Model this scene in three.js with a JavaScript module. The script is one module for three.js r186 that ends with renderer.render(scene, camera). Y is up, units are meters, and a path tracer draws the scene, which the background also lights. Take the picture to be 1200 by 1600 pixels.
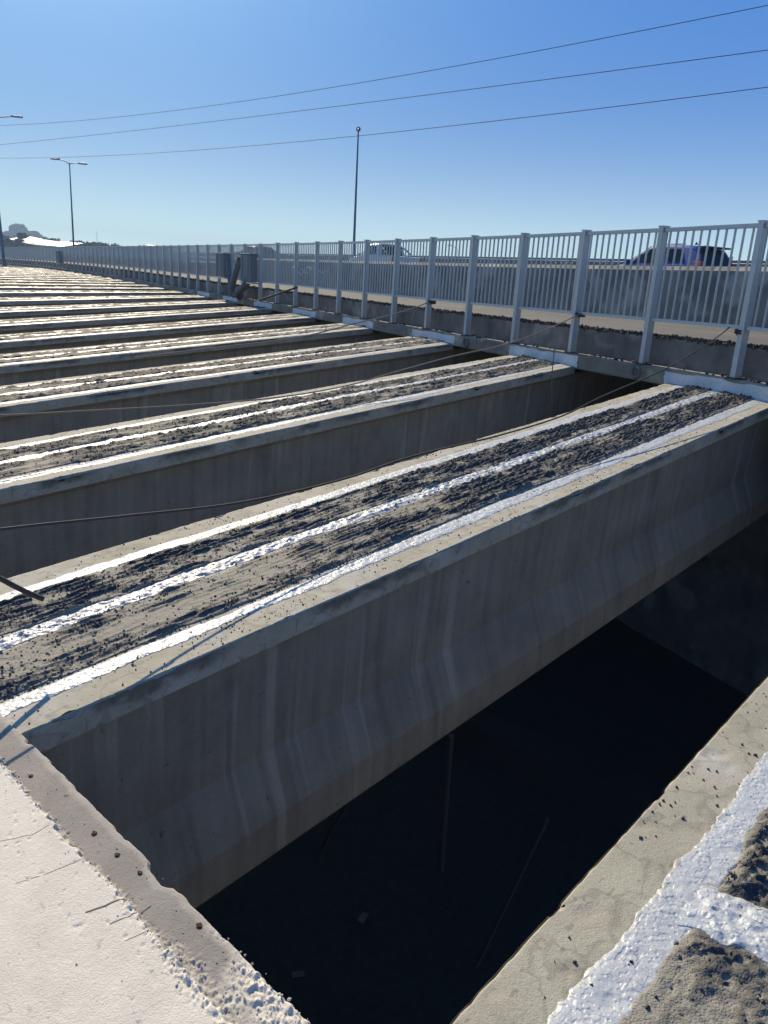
import * as THREE from 'three';
import { mergeGeometries } from 'three/addons/utils/BufferGeometryUtils.js';
import { RoundedBoxGeometry } from 'three/addons/geometries/RoundedBoxGeometry.js';

/* ---------------------------------------------------------------- camera, sky, sun, exposure */
const scene = new THREE.Scene();
const EYE = new THREE.Vector3(0, 1.55, 0);
const camera = new THREE.PerspectiveCamera(67.38, 768 / 1024, 0.05, 6000);
camera.position.copy(EYE);
camera.quaternion.setFromRotationMatrix(new THREE.Matrix4().makeBasis( // right, up and back of the hand-held camera
  new THREE.Vector3(0.69244, 0.05808, 0.71913), new THREE.Vector3(0.17099, 0.95514, -0.24179), new THREE.Vector3(-0.70092, 0.29039, 0.65145)));
camera.updateMatrixWorld();
const SUN = new THREE.Vector3(0.3187, 0.5736, -0.7545).normalize();
{
  const W = 1024, Hh = 512, data = new Float32Array(W * Hh * 4);
  for (let j = 0; j < Hh; j++) {
    const e = ((j + 0.5) / Hh - 0.5) * Math.PI, ce = Math.cos(e), se = Math.sin(e);
    for (let i = 0; i < W; i++) {
      const a = ((i + 0.5) / W - 0.5) * 2 * Math.PI;
      const c = ce * Math.cos(a) * SUN.x + se * SUN.y + ce * Math.sin(a) * SUN.z;
      const g = Math.exp(-Math.acos(Math.min(1, Math.max(-1, c))) / 0.16);
      const ee = Math.max(0, e), h = Math.exp(-ee / 0.074), z = 1 - 0.5 * Math.min(1, Math.max(0, (ee - 0.3) / 1.0));
      const o = (j * W + i) * 4;
      data[o] = 0.033 * z + 1.02 * h + 1.75 * g;
      data[o + 1] = 0.178 * z + 1.18 * h + 2.35 * g;
      data[o + 2] = 0.56 * z + 0.58 * h + 1.9 * g;
      data[o + 3] = 1;
    }
  }
  const sky = new THREE.DataTexture(data, W, Hh, THREE.RGBAFormat, THREE.FloatType);
  sky.mapping = THREE.EquirectangularReflectionMapping;
  sky.magFilter = sky.minFilter = THREE.LinearFilter;
  sky.needsUpdate = true;
  scene.background = sky;
  scene.environment = sky;
}
const sun = new THREE.DirectionalLight(0xffeccb, 5);
sun.position.copy(SUN).multiplyScalar(120);
sun.target.position.set(0, 0, 0);
sun.castShadow = true;
sun.shadow.mapSize.set(4096, 4096);
Object.assign(sun.shadow.camera, { left: -70, right: 70, top: 70, bottom: -70, near: 1, far: 320 });
scene.add(sun, sun.target);
const renderer = new THREE.WebGLRenderer({ antialias: true });
renderer.setSize(768, 1024);
renderer.toneMapping = THREE.LinearToneMapping;
renderer.toneMappingExposure = 1.2;
renderer.shadowMap.enabled = true;

/* ---------------------------------------------------------------- small tools */
const V = (x, y, z) => new THREE.Vector3(x, y, z);
const clamp = (x, a = 0, b = 1) => Math.min(b, Math.max(a, x));
const lerp = (a, b, t) => a + (b - a) * t;
const smooth = (a, b, x) => { const t = clamp((x - a) / (b - a)); return t * t * (3 - 2 * t); };
function rng(seed) { let a = seed >>> 0; return () => { a = (a + 0x6D2B79F5) >>> 0; let t = Math.imul(a ^ (a >>> 15), 1 | a); t = (t + Math.imul(t ^ (t >>> 7), 61 | t)) ^ t; return ((t ^ (t >>> 14)) >>> 0) / 4294967296; }; }
function hash(x, y, s) { let h = Math.imul(x, 374761393) ^ Math.imul(y, 668265263) ^ Math.imul(s, 1274126177); h = Math.imul(h ^ (h >>> 13), 1274126177); h = Math.imul(h ^ (h >>> 15), 2246822519); return ((h ^ (h >>> 16)) >>> 0) / 4294967296; }
const wrap = (i, p) => p ? ((i % p) + p) % p : i;
function vn(x, y, s, px = 0, py = 0) {
  const ix = Math.floor(x), iy = Math.floor(y), fx = x - ix, fy = y - iy, u = fx * fx * (3 - 2 * fx), v = fy * fy * (3 - 2 * fy);
  const x0 = wrap(ix, px), x1 = wrap(ix + 1, px), y0 = wrap(iy, py), y1 = wrap(iy + 1, py);
  return lerp(lerp(hash(x0, y0, s), hash(x1, y0, s), u), lerp(hash(x0, y1, s), hash(x1, y1, s), u), v);
}
function fbm(x, y, s, o = 4, px = 0, py = 0) { let a = 0.5, t = 0, n = 0; for (let i = 0; i < o; i++) { t += a * vn(x, y, s + i * 17, px, py); n += a; a *= 0.5; x *= 2; y *= 2; px *= 2; py *= 2; } return t / n; }

const taken = new Map();
function numbered(name) { const n = taken.get(name) || 0; taken.set(name, n + 1); return n ? name + '_' + String(n).padStart(3, '0') : name; }
function thing(name, label, category, base, group) {
  const g = new THREE.Group(); g.name = numbered(name); g.position.copy(base); g.userData = { label, category };
  if (group) g.userData.group = group;
  scene.add(g); return g;
}
/* geometry comes in world metres and is stored relative to the thing's base */
function part(root, name, geo, mat, over = root) {
  const g = geo.clone ? geo : geo; const o = root.position;
  g.translate(-o.x, -o.y, -o.z);
  const m = new THREE.Mesh(g, mat); m.name = name; m.castShadow = m.receiveShadow = true; over.add(m); return m;
}
function single(name, geo, mat, label, category, group) {
  geo.computeBoundingBox(); const b = geo.boundingBox, c = b.getCenter(V(0, 0, 0)); c.y = b.min.y;
  geo.translate(-c.x, -c.y, -c.z);
  const m = new THREE.Mesh(geo, mat); m.name = numbered(name); m.position.copy(c); m.castShadow = m.receiveShadow = true;
  m.userData = { label, category }; if (group) m.userData.group = group; scene.add(m); return m;
}
function structure(name, geo, mat, kind = 'structure', label) {
  const m = new THREE.Mesh(geo, mat); m.name = numbered(name); m.castShadow = m.receiveShadow = true; m.userData = { kind };
  if (label) m.userData.label = label;
  scene.add(m); return m;
}
/* grid of (nu+1)*(nv+1) vertices, f(i, j) -> [x, y, z, u, v, r, g, b]; flip turns the faces over */
function grid(nu, nv, f, flip = false, colored = false) {
  const n = (nu + 1) * (nv + 1), p = new Float32Array(n * 3), t = new Float32Array(n * 2), c = colored ? new Float32Array(n * 3) : null;
  let k = 0;
  for (let i = 0; i <= nu; i++) for (let j = 0; j <= nv; j++, k++) {
    const q = f(i, j); p[k * 3] = q[0]; p[k * 3 + 1] = q[1]; p[k * 3 + 2] = q[2]; t[k * 2] = q[3]; t[k * 2 + 1] = q[4];
    if (c) { c[k * 3] = q[5]; c[k * 3 + 1] = q[6]; c[k * 3 + 2] = q[7]; }
  }
  const ix = new Uint32Array(nu * nv * 6); k = 0;
  for (let i = 0; i < nu; i++) for (let j = 0; j < nv; j++) {
    const a = i * (nv + 1) + j, b = a + 1, d = a + nv + 1, e = d + 1;
    if (flip) { ix[k++] = a; ix[k++] = b; ix[k++] = d; ix[k++] = b; ix[k++] = e; ix[k++] = d; } else { ix[k++] = a; ix[k++] = d; ix[k++] = b; ix[k++] = b; ix[k++] = d; ix[k++] = e; }
  }
  const g = new THREE.BufferGeometry();
  g.setAttribute('position', new THREE.BufferAttribute(p, 3)); g.setAttribute('uv', new THREE.BufferAttribute(t, 2));
  if (c) g.setAttribute('color', new THREE.BufferAttribute(c, 3));
  g.setIndex(new THREE.BufferAttribute(ix, 1)); g.computeVertexNormals(); return g;
}
/* box between world frame: centre, half sizes along the axes ax, ay, az */
function frameBox(c, ax, ay, az, hx, hy, hz, bevel = 0) {
  const g = bevel ? new RoundedBoxGeometry(hx * 2, hy * 2, hz * 2, 1, bevel) : new THREE.BoxGeometry(hx * 2, hy * 2, hz * 2);
  g.applyMatrix4(new THREE.Matrix4().makeBasis(ax, ay, az).setPosition(c)); return g;
}
function barBetween(a, b, w, h, up = V(0, 1, 0)) {
  const x = b.clone().sub(a), L = x.length(); x.normalize();
  const z = x.clone().cross(up).normalize(), y = z.clone().cross(x).normalize();
  return frameBox(a.clone().add(b).multiplyScalar(0.5), x, y, z, L / 2, h / 2, w / 2);
}
function tube(points, r, seg = 40, rad = 6) { return new THREE.TubeGeometry(new THREE.CatmullRomCurve3(points), seg, r, rad, false); }
function cyl(a, b, r0, r1, n = 10) {
  const L = a.distanceTo(b), g = new THREE.CylinderGeometry(r1, r0, L, n, 1);
  g.applyQuaternion(new THREE.Quaternion().setFromUnitVectors(V(0, 1, 0), b.clone().sub(a).normalize()));
  g.translate((a.x + b.x) / 2, (a.y + b.y) / 2, (a.z + b.z) / 2); return g;
}
function lumpGeo(seed) {
  const r = rng(seed), g = new THREE.IcosahedronGeometry(1, 0), p = g.attributes.position, m = new Map();
  for (let i = 0; i < p.count; i++) { const k = [p.getX(i), p.getY(i), p.getZ(i)].map(x => x.toFixed(2)).join(); if (!m.has(k)) m.set(k, 0.65 + 0.6 * r()); const s = m.get(k); p.setXYZ(i, p.getX(i) * s, p.getY(i) * s * 0.75, p.getZ(i) * s); }
  g.computeVertexNormals(); return g;
}
function scatter(root, name, list, mat, seed, over = root) { // list of [x, y, z, size, colour]
  const m = new THREE.InstancedMesh(lumpGeo(seed), mat, list.length), r = rng(seed + 5), q = new THREE.Quaternion(), M = new THREE.Matrix4(), e = new THREE.Euler();
  const o = root ? root.position : V(0, 0, 0);
  list.forEach(([x, y, z, s, c], i) => { e.set(r() * 6, r() * 6, r() * 6); q.setFromEuler(e); M.compose(V(x - o.x, y - o.y, z - o.z), q, V(s * (0.7 + 0.8 * r()), s * (0.6 + 0.5 * r()), s * (0.7 + 0.6 * r()))); m.setMatrixAt(i, M); m.setColorAt(i, c); });
  m.name = root ? name : numbered(name); m.userData.kind = 'stuff'; m.castShadow = m.receiveShadow = true; (root ? over : scene).add(m); return m;
}

/* ---------------------------------------------------------------- textures */
const toS = x => { x = clamp(x); return Math.round(255 * (x <= 0.0031308 ? x * 12.92 : 1.055 * Math.pow(x, 1 / 2.4) - 0.055)); };
function colorTex(w, h, f) {
  const d = new Uint8Array(w * h * 4);
  for (let j = 0; j < h; j++) for (let i = 0; i < w; i++) { const c = f(i / w, j / h), o = (j * w + i) * 4; d[o] = toS(c[0]); d[o + 1] = toS(c[1]); d[o + 2] = toS(c[2]); d[o + 3] = 255; }
  const t = new THREE.DataTexture(d, w, h); t.colorSpace = THREE.SRGBColorSpace; t.magFilter = THREE.LinearFilter; t.minFilter = THREE.LinearMipmapLinearFilter; t.generateMipmaps = true; t.wrapS = t.wrapT = THREE.RepeatWrapping; t.needsUpdate = true; return t;
}
function greyTex(w, h, f) {
  const d = new Uint8Array(w * h * 4);
  for (let j = 0; j < h; j++) for (let i = 0; i < w; i++) { const c = Math.round(255 * clamp(f(i / w, j / h))), o = (j * w + i) * 4; d[o] = d[o + 1] = d[o + 2] = c; d[o + 3] = 255; }
  const t = new THREE.DataTexture(d, w, h); t.magFilter = THREE.LinearFilter; t.minFilter = THREE.LinearMipmapLinearFilter; t.generateMipmaps = true; t.wrapS = t.wrapT = THREE.RepeatWrapping; t.needsUpdate = true; return t;
}
// trowelled concrete with sandy blotches, 1.6 m a tile
const topMap = colorTex(1024, 1024, (u, v) => {
  const big = fbm(u * 5, v * 5, 3, 4, 5, 5), mid = fbm(u * 24, v * 24, 9, 3, 24, 24), fine = vn(u * 400, v * 400, 21, 400, 400);
  const swirl = Math.abs(fbm(u * 14 + mid, v * 14 + big * 2, 33, 3, 14, 14) - 0.5) * 2;
  let k = 0.72 + 0.42 * big + 0.22 * (mid - 0.5) + 0.16 * (fine - 0.5); k *= 1 - 0.22 * smooth(0.12, 0.0, swirl);
  const spot = vn(u * 90, v * 90, 55, 90, 90); if (spot > 0.9) k *= 0.72;
  const w = smooth(0.45, 0.7, big);
  return [0.39 * k, lerp(0.365, 0.375, w) * k, lerp(0.285, 0.325, w) * k];
});
const grainBump = greyTex(512, 512, (u, v) => 0.5 * fbm(u * 40, v * 40, 71, 4, 40, 40) + 0.5 * vn(u * 170, v * 170, 77, 170, 170));
const pebbleBump = greyTex(512, 512, (u, v) => { // paint over loose aggregate, 0.4 m a tile
  const a = fbm(u * 22, v * 22, 171, 2, 22, 22), b = vn(u * 48, v * 48, 177, 48, 48), c = vn(u * 110, v * 110, 179, 110, 110);
  return 0.45 * smooth(0.45, 0.75, a) + 0.4 * smooth(0.55, 0.85, b) + 0.15 * c;
});
const paintMap = colorTex(512, 512, (u, v) => { const s = vn(u * 64, v * 64, 181, 64, 64), d = vn(u * 130, v * 130, 183, 130, 130), k = (0.94 + 0.12 * (fbm(u * 20, v * 20, 187, 3, 20, 20) - 0.5)) * (s > 0.93 ? 0.55 : 1) * (d > 0.95 ? 0.45 : 1); return [k, k, k]; });
const grainMap = colorTex(512, 512, (u, v) => { const k = 0.62 + 0.3 * fbm(u * 60, v * 60, 81, 3, 60, 60) + 0.22 * (vn(u * 250, v * 250, 85, 250, 250) - 0.2); return [k, k * 0.99, k * 0.97]; });
// cast web face with run-off streaks, 8 m by 1.6 m
const webMap = colorTex(2048, 512, (u, v) => {
  const s1 = fbm(u * 150, v * 1.0, 101, 3, 150, 1), s2 = vn(u * 34, v * 2, 111, 34, 2), run = fbm(u * 260, v * 3, 117, 2, 260, 3);
  const blot = fbm(u * 40, v * 8, 121, 4, 40, 8), fine = vn(u * 900, v * 180, 131, 900, 180);
  let k = 0.78 + 0.34 * (blot - 0.5) + 0.1 * (fine - 0.5) + 0.16 * (run - 0.5);
  k += 0.26 * smooth(0.56, 0.78, s1) * smooth(0.4, 0.75, s2);
  k -= 0.10 * smooth(0.62, 0.8, fbm(u * 120 + 7, v, 141, 2, 120, 1));
  if (vn(u * 420, v * 84, 151, 420, 84) > 0.965) k *= 0.55;
  return [0.315 * k, 0.303 * k, 0.254 * k];
});
const slabMap = (() => {
  const cracks = [[[0.635, -1.489], [0.675, -1.472], [0.73, -1.463]], [[0.658, -1.416], [0.705, -1.402], [0.758, -1.405]], [[0.553, -1.702], [0.63, -1.673], [0.716, -1.657]], [[0.582, -1.882], [0.651, -1.842], [0.727, -1.845]], [[0.659, -1.347], [0.7, -1.337], [0.725, -1.333]]];
  const width = [0.0044, 0.003, 0.0017, 0.0016, 0.0016];
  const seg = (x, z, a, b) => { const dx = b[0] - a[0], dz = b[1] - a[1], t = clamp(((x - a[0]) * dx + (z - a[1]) * dz) / (dx * dx + dz * dz)); return Math.hypot(x - a[0] - t * dx, z - a[1] - t * dz); };
  return colorTex(1024, 1024, (u, v) => {
    const x = -0.75 + u * 1.6, z = -2.6 + v * 1.6;
    const big = fbm(u * 4, v * 4, 203, 4, 4, 4), mid = fbm(u * 30, v * 30, 209, 3, 30, 30), fine = vn(u * 500, v * 500, 221, 500, 500);
    let k = 0.84 + 0.2 * big + 0.16 * (mid - 0.5) + 0.1 * (fine - 0.5);
    if (vn(u * 120, v * 120, 255, 120, 120) > 0.93) k *= 0.8;
    let c = [0.67 * k, 0.628 * k, 0.54 * k];
    const wob = 0.004 * (vn(u * 60, v * 60, 261, 60, 60) - 0.5);
    cracks.forEach((pl, n) => { let dmin = 9; for (let i = 0; i + 1 < pl.length; i++) dmin = Math.min(dmin, seg(x, z + wob, pl[i], pl[i + 1])); const m = smooth(width[n], width[n] * 0.4, dmin); if (m > 0) c = c.map(q => lerp(q, 0.06, m)); });
    return c;
  });
})();
const sideMap = colorTex(1024, 256, (u, v) => { // old dark kerb concrete, 6 m by 1.5 m
  const b = fbm(u * 24, v * 6, 301, 4, 24, 6), s = fbm(u * 70, v * 1, 311, 3, 70, 1), f = vn(u * 500, v * 125, 321, 500, 125);
  let k = 0.62 + 0.6 * (b - 0.4) + 0.2 * (s - 0.5) + 0.12 * (f - 0.5) + 0.5 * smooth(0.58, 0.75, fbm(u * 16, v * 4, 331, 3, 16, 4));
  return [0.27 * k, 0.248 * k, 0.21 * k];
});
const roadMap = colorTex(512, 512, (u, v) => { const k = 0.7 + 0.4 * fbm(u * 6, v * 6, 401, 4, 6, 6) + 0.4 * (vn(u * 200, v * 200, 411, 200, 200) - 0.5); return [0.115 * k, 0.116 * k, 0.115 * k]; });

const fine = (t, n, m = n) => { const c = t.clone(); c.repeat.set(n, m); c.needsUpdate = true; return c; };
const fineBump = fine(grainBump, 4), webBump = fine(grainBump, 16, 4);
const std = (o) => new THREE.MeshStandardMaterial({ roughness: 0.9, metalness: 0, ...o });
const M = {
  top: std({ map: topMap, bumpMap: fineBump, bumpScale: 0.0016, roughness: 0.85 }),
  web: std({ map: webMap, bumpMap: webBump, bumpScale: 0.001, roughness: 0.9 }),
  lip: std({ map: topMap, vertexColors: true, bumpMap: fineBump, bumpScale: 0.002, roughness: 0.9 }),  // lighter than the web: cleaner concrete, with extra sky light in its colour
  residue: std({ map: grainMap, vertexColors: true, bumpMap: grainBump, bumpScale: 0.004, roughness: 0.8 }),
  paint: std({ map: paintMap, vertexColors: true, bumpMap: pebbleBump, bumpScale: 0.0026, roughness: 0.42 }),
  slab: std({ map: slabMap, vertexColors: true, bumpMap: fineBump, bumpScale: 0.0016, roughness: 0.88 }),
  side: std({ map: sideMap, bumpMap: grainBump, bumpScale: 0.004 }),
  beam: std({ map: sideMap, color: new THREE.Color().setRGB(1.5, 1.36, 1.15), bumpMap: grainBump, bumpScale: 0.004 }),  // warm bounce from sidewalk and girders is tinted into this colour
  crumb: std({ color: 0xffffff, roughness: 0.85 }),
  road: std({ map: roadMap, bumpMap: grainBump, bumpScale: 0.003 }),
  barrier: std({ map: sideMap, color: new THREE.Color().setRGB(1.2, 1.2, 1.2), bumpMap: grainBump, bumpScale: 0.002 }),
  galv: std({ color: new THREE.Color().setRGB(0.6, 0.63, 0.62), roughness: 0.4, metalness: 0.3, map: grainMap }),
  box: std({ color: new THREE.Color().setRGB(0.2, 0.22, 0.23), roughness: 0.6, metalness: 0.2, map: grainMap }),
  hose: std({ color: new THREE.Color().setRGB(0.12, 0.13, 0.13), roughness: 0.6 }),
  rope: std({ color: new THREE.Color().setRGB(0.27, 0.22, 0.16), roughness: 0.95 }),
  darkRope: std({ color: new THREE.Color().setRGB(0.05, 0.042, 0.038), roughness: 0.8 }),
  wire: std({ color: new THREE.Color().setRGB(0.03, 0.035, 0.045), roughness: 0.6 }),
  lamp: std({ color: new THREE.Color().setRGB(0.16, 0.18, 0.2), roughness: 0.5, metalness: 0.4 }),
  rust: std({ color: new THREE.Color().setRGB(0.16, 0.075, 0.04), roughness: 0.95, bumpMap: grainBump, bumpScale: 0.003 }),
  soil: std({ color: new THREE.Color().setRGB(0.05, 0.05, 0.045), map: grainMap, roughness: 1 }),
  wood: std({ color: new THREE.Color().setRGB(0.13, 0.10, 0.08), map: grainMap, roughness: 0.9 }),
  card: std({ color: new THREE.Color().setRGB(0.16, 0.155, 0.14), roughness: 0.9 }),
  whitePatch: std({ map: grainMap, color: new THREE.Color().setRGB(0.85, 0.84, 0.8), bumpMap: grainBump, bumpScale: 0.004, roughness: 0.5 }),
  foliage: std({ color: new THREE.Color().setRGB(0.055, 0.075, 0.04), roughness: 0.9, side: THREE.DoubleSide }),
  bark: std({ color: new THREE.Color().setRGB(0.1, 0.08, 0.06), roughness: 1 }),
  grass: std({ color: new THREE.Color().setRGB(0.08, 0.085, 0.05), map: grainMap, roughness: 1 }),
  farHill: std({ color: new THREE.Color().setRGB(0.07, 0.08, 0.06), roughness: 1 }),
  whiteRoof: std({ color: new THREE.Color().setRGB(0.75, 0.75, 0.73), roughness: 0.35, metalness: 0.2 }),
  wallPaint: std({ color: new THREE.Color().setRGB(0.3, 0.29, 0.26), roughness: 0.9 }),
  dark: std({ color: new THREE.Color().setRGB(0.02, 0.02, 0.022), roughness: 0.5 }),
};

/* ---------------------------------------------------------------- the bridge's geometry */
const FZ = [6, 0, -2.93, -5.26, -7.78, -10.34, -12.85, -15, -26.2, -36.3, -48.6, -64, -80, -100];
const FX = [5.0, 7.22, 8.3, 9.15, 10.08, 11.02, 11.92, 12.68, 16.45, 19.85, 23.7, 27.7, 31.2, 35];
function XF(z) { // railing line, smooth through the points above
  let i = 0; while (i < FZ.length - 2 && z < FZ[i + 1]) i++;
  const s = k => (FX[k] - FX[k - 1]) / (FZ[k] - FZ[k - 1]);
  const m0 = i > 0 ? (s(i) + s(i + 1)) / 2 : s(1), m1 = i + 2 < FZ.length ? (s(i + 1) + s(i + 2)) / 2 : s(i + 1);
  const h = FZ[i + 1] - FZ[i], t = (z - FZ[i]) / h, t2 = t * t, t3 = t2 * t;
  return (2 * t3 - 3 * t2 + 1) * FX[i] + (t3 - 2 * t2 + t) * h * m0 + (3 * t2 - 2 * t3) * FX[i + 1] + (t3 - t2) * h * m1;
}
const fall = z => 0.063 + 0.018 * Math.exp(-Math.max(0, -z - 3) / 6);
const XB = z => XF(z) - 0.06;                             // face of the old bridge's edge beam
const YC = z => fall(z) * XB(z) + 0.0156 * z;
const bank = z => lerp(fall(z), 0.024, smooth(-15.5, -29, z));
const S = (x, z) => YC(z) - bank(z) * (XB(z) - x);         // level of the girder tops: banked near the camera, easing off far away
function tangent(z) { const d = 0.4, x = XF(z - d) - XF(z + d), L = Math.hypot(x, 2 * d); return V(x / L, 0, -2 * d / L); }
function station(z, o, h) { const t = tangent(z); return V(XB(z) - t.z * o, YC(z) + h, z + t.x * o); }
const stations = []; for (let z = 5; z > -98;) { stations.push(z); z -= 0.12 + 0.012 * Math.abs(z); }
const arc = [0]; for (let i = 1; i < stations.length; i++) arc.push(arc[i - 1] + station(stations[i], 0, 0).distanceTo(station(stations[i - 1], 0, 0)));
function zAt(s) { let i = 1; while (i < arc.length - 1 && arc[i] < s) i++; return lerp(stations[i - 1], stations[i], (s - arc[i - 1]) / (arc[i] - arc[i - 1])); }
function sAt(z) { let i = 1; while (i < arc.length - 1 && stations[i] > z) i++; return lerp(arc[i - 1], arc[i], (z - stations[i - 1]) / (stations[i] - stations[i - 1])); }
/* profile of [o, h] swept along the old bridge, every profile edge its own strip */
function sweep(profile, uvScale = 1.5, wob = null) {
  const gs = []; let acc = 0;
  for (let k = 0; k + 1 < profile.length; k++) {
    const [o0, h0] = profile[k], [o1, h1] = profile[k + 1], L = Math.hypot(o1 - o0, h1 - h0), n = wob ? Math.max(1, Math.round(L / 0.04)) : 1;
    gs.push(grid(stations.length - 1, n, (i, j) => {
      const t = j / n, z = stations[i]; let w = 0; if (wob) w = wob(arc[i], acc + t * L);
      const p = station(z, lerp(o0, o1, t) + w, lerp(h0, h1, t)); return [p.x, p.y, p.z, arc[i] / (4 * uvScale), (acc + t * L) / uvScale];
    }, true)); acc += L;
  }
  return mergeGeometries(gs);
}

/* ---------------------------------------------------------------- ground and things outside */
{
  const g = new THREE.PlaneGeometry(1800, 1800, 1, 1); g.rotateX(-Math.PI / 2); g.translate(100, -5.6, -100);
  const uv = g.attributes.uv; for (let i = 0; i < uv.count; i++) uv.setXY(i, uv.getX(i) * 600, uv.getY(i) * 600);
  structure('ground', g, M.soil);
}

/* ---------------------------------------------------------------- the new girders */
const PITCH = [0.65, -2.35, -5.2, -8.11]; for (let k = 4; k < 23; k++) PITCH.push(-11.05 - 2.93 * (k - 4));
const ORD = ['first', 'second', 'third', 'fourth', 'fifth', 'sixth', 'seventh', 'eighth', 'ninth', 'tenth', 'eleventh', 'twelfth', 'thirteenth', 'fourteenth', 'fifteenth', 'sixteenth', 'seventeenth', 'eighteenth', 'nineteenth', 'twentieth', 'twenty-first', 'twenty-second', 'twenty-third'];
const DEPTH = 1.27, X0 = 0.3;
const stripes = [[0.19, 0.10], [0.685, 0.125], [1.125, 0.11]]; // centre and width, measured from the near edge
const darkC = [0.055, 0.057, 0.058], tanC = [0.285, 0.272, 0.228], rustC = [0.24, 0.21, 0.165];
PITCH.forEach((zf, n) => {
  const W = 1.34, seed = 1000 + n * 91, sc = W / 1.34;
  const zb = zf - W, zc = (zf + zb) / 2;
  const sideSign = n === 0 ? -1 : 1;                     // the first girder shows its far half
  const xEndAt = z => XB(z) + (n < 9 ? 0.02 : 0.3);
  const base = V((X0 + XB(zc)) / 2, S((X0 + XB(zc)) / 2, zc) - DEPTH, zc);
  const lbl = n === 0 ? 'concrete girder cut off by the bottom right corner, with a forked white painted line'
    : n === 1 ? 'nearest whole concrete girder, its long streaked side facing the camera above the dark gap'
    : `concrete bridge girder with white painted lines, ${ORD[n]} counting away from the bottom right corner`;
  const root = thing('concrete_girder', lbl, 'girder', base, 'parallel girders of the unfinished deck');
  const xMax = n === 0 ? 9.4 : 1e9, xStart = n === 0 ? 0.5 : n === 1 ? 0.7 : 0.3;
  // x stations, finer where the camera is close
  const xs = []; const q = n < 2 ? 0.0021 : n < 4 ? 0.0024 : 0.0034;
  const zNear = Math.max(0.9, -zf);
  for (let x = xStart; x < xEndAt(zf) + 0.001;) { xs.push(x); x += Math.max(0.006, q * Math.hypot(x, zNear, 1)); }
  const NX = xs.length - 1, uOf = i => (xs[i] - xStart) / (xs[NX] - xStart);
  const X = (i, v) => lerp(xStart, xEndAt(zf - v), uOf(i));
  const dv = Math.max(0.006, q * Math.hypot(zNear, 2) * 0.9);
  // heights: gentle waves, rough milled residue between the lines, lumps that the paint covers
  const inRes = v => { v /= sc; return smooth(0.235, 0.30, v) * (1 - smooth(1.05, 1.10, v)); };
  const wave = (x, v) => 0.006 * (fbm(x * 1.6, v * 3, seed, 2) - 0.5);
  const patch = (x, v) => fbm(x * 0.9, v * 4.5, seed + 3, 3);
  const dens = (x, v) => smooth(0.28, 0.58, patch(x, v) + 0.18 * smooth(1.5, 4.5, x) + (n === 0 ? -0.12 : 0.07));
  const rough = (x, v) => {
    const wv = v + 0.05 * (fbm(x * 2.2, v * 5, seed + 7, 2) - 0.5);
    const rid = 0.5 + 0.5 * Math.sin(6.283 * (wv / 0.037 + 0.8 * fbm(x * 1.3, v * 6, seed + 11, 2)));
    const lump = fbm(x * 20, v * 46, seed + 13, 3), big = vn(x * 6, v * 18, seed + 19), gap = 0.3 + 0.7 * smooth(0.3, 0.5, fbm(x * 3, v * 14, seed + 23, 2));
    return gap * ((n === 0 ? 0.25 : 0.75) * smooth(0.35, 0.9, rid + 0.9 * (lump - 0.5)) * smooth(0.2, 0.55, big) + 1.3 * Math.max(0, lump - 0.4) + 0.2 * big * lump + (n === 0 ? 1.6 * smooth(0.5, 0.62, fbm(x * 60, v * 60, seed + 29, 2)) * (0.3 + 0.7 * dens(x, v)) : 0) + 2.2 * dens(x, v) ** 2 * smooth(2.2, 4, x) * Math.max(0, fbm(x * 30, v * 34, seed + 17, 2) - 0.45));
  };
  const branch = (x, v) => n === 0 ? smooth(0.115, 0.085, Math.abs(x - 1.66 - (1.15 - v) / 0.45 * 0.1)) : 0; // where the forked line of the first girder lies
  const crumbsH = (x, v) => inRes(v) * (0.0025 + (n === 0 ? 0.009 : 0.016) * rough(x, v) * (0.35 + 0.65 * dens(x, v))) * (1 - 0.7 * branch(x, v));
  const bare = (x, v) => { // the trowelled margin
    const pit = smooth(0.80, 0.9, vn(x * 26, v * 26, seed + 31)) * 0.003;
    return wave(x, v) - pit;
  };
  const chip = (x) => { const c = fbm(x * 3, 1, seed + 41, 3), k = smooth(0.66, 0.82, c), b = smooth(0.72, 0.8, fbm(x * 9, 4, seed + 43, 2)); return 0.004 + 0.022 * k + 0.014 * b + 0.004 * vn(x * 30, 2, seed + 47); };
  // the top as one sheet of bare concrete
  const nvT = Math.max(14, Math.round(W / Math.max(0.012, dv * 1.5))), tStep = n < 2 ? 2 : 1, NT = Math.floor(NX / tStep);
  part(root, 'top_surface', grid(NT, nvT + 2, (i, j) => {
    const ii = i === NT ? NX : i * tStep; let v = clamp((j - 1) / nvT) * W;
    const x0 = X(ii, v), cf = chip(x0), cb = chip(x0 + 57);
    let y = bare(x0, v) + crumbsH(x0, v) * 0.3;
    if (j === 0) { v = 0.002; y = -cf - 0.005; } else if (j === 1) v = cf * 1.2;
    if (j === nvT + 2) { v = W - 0.002; y = -cb - 0.005; } else if (j === nvT + 1) v = W - cb * 1.2;
    const x = X(ii, v), z = zf - v;
    return [x, S(x, z) + y, z, x / 1.6 + n * 0.37, v / 1.6 + n * 0.21];
  }, true), M.top);
  // milled residue, two strips
  const strips = [[0.255, 0.625], [0.745, 1.085]];
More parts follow.
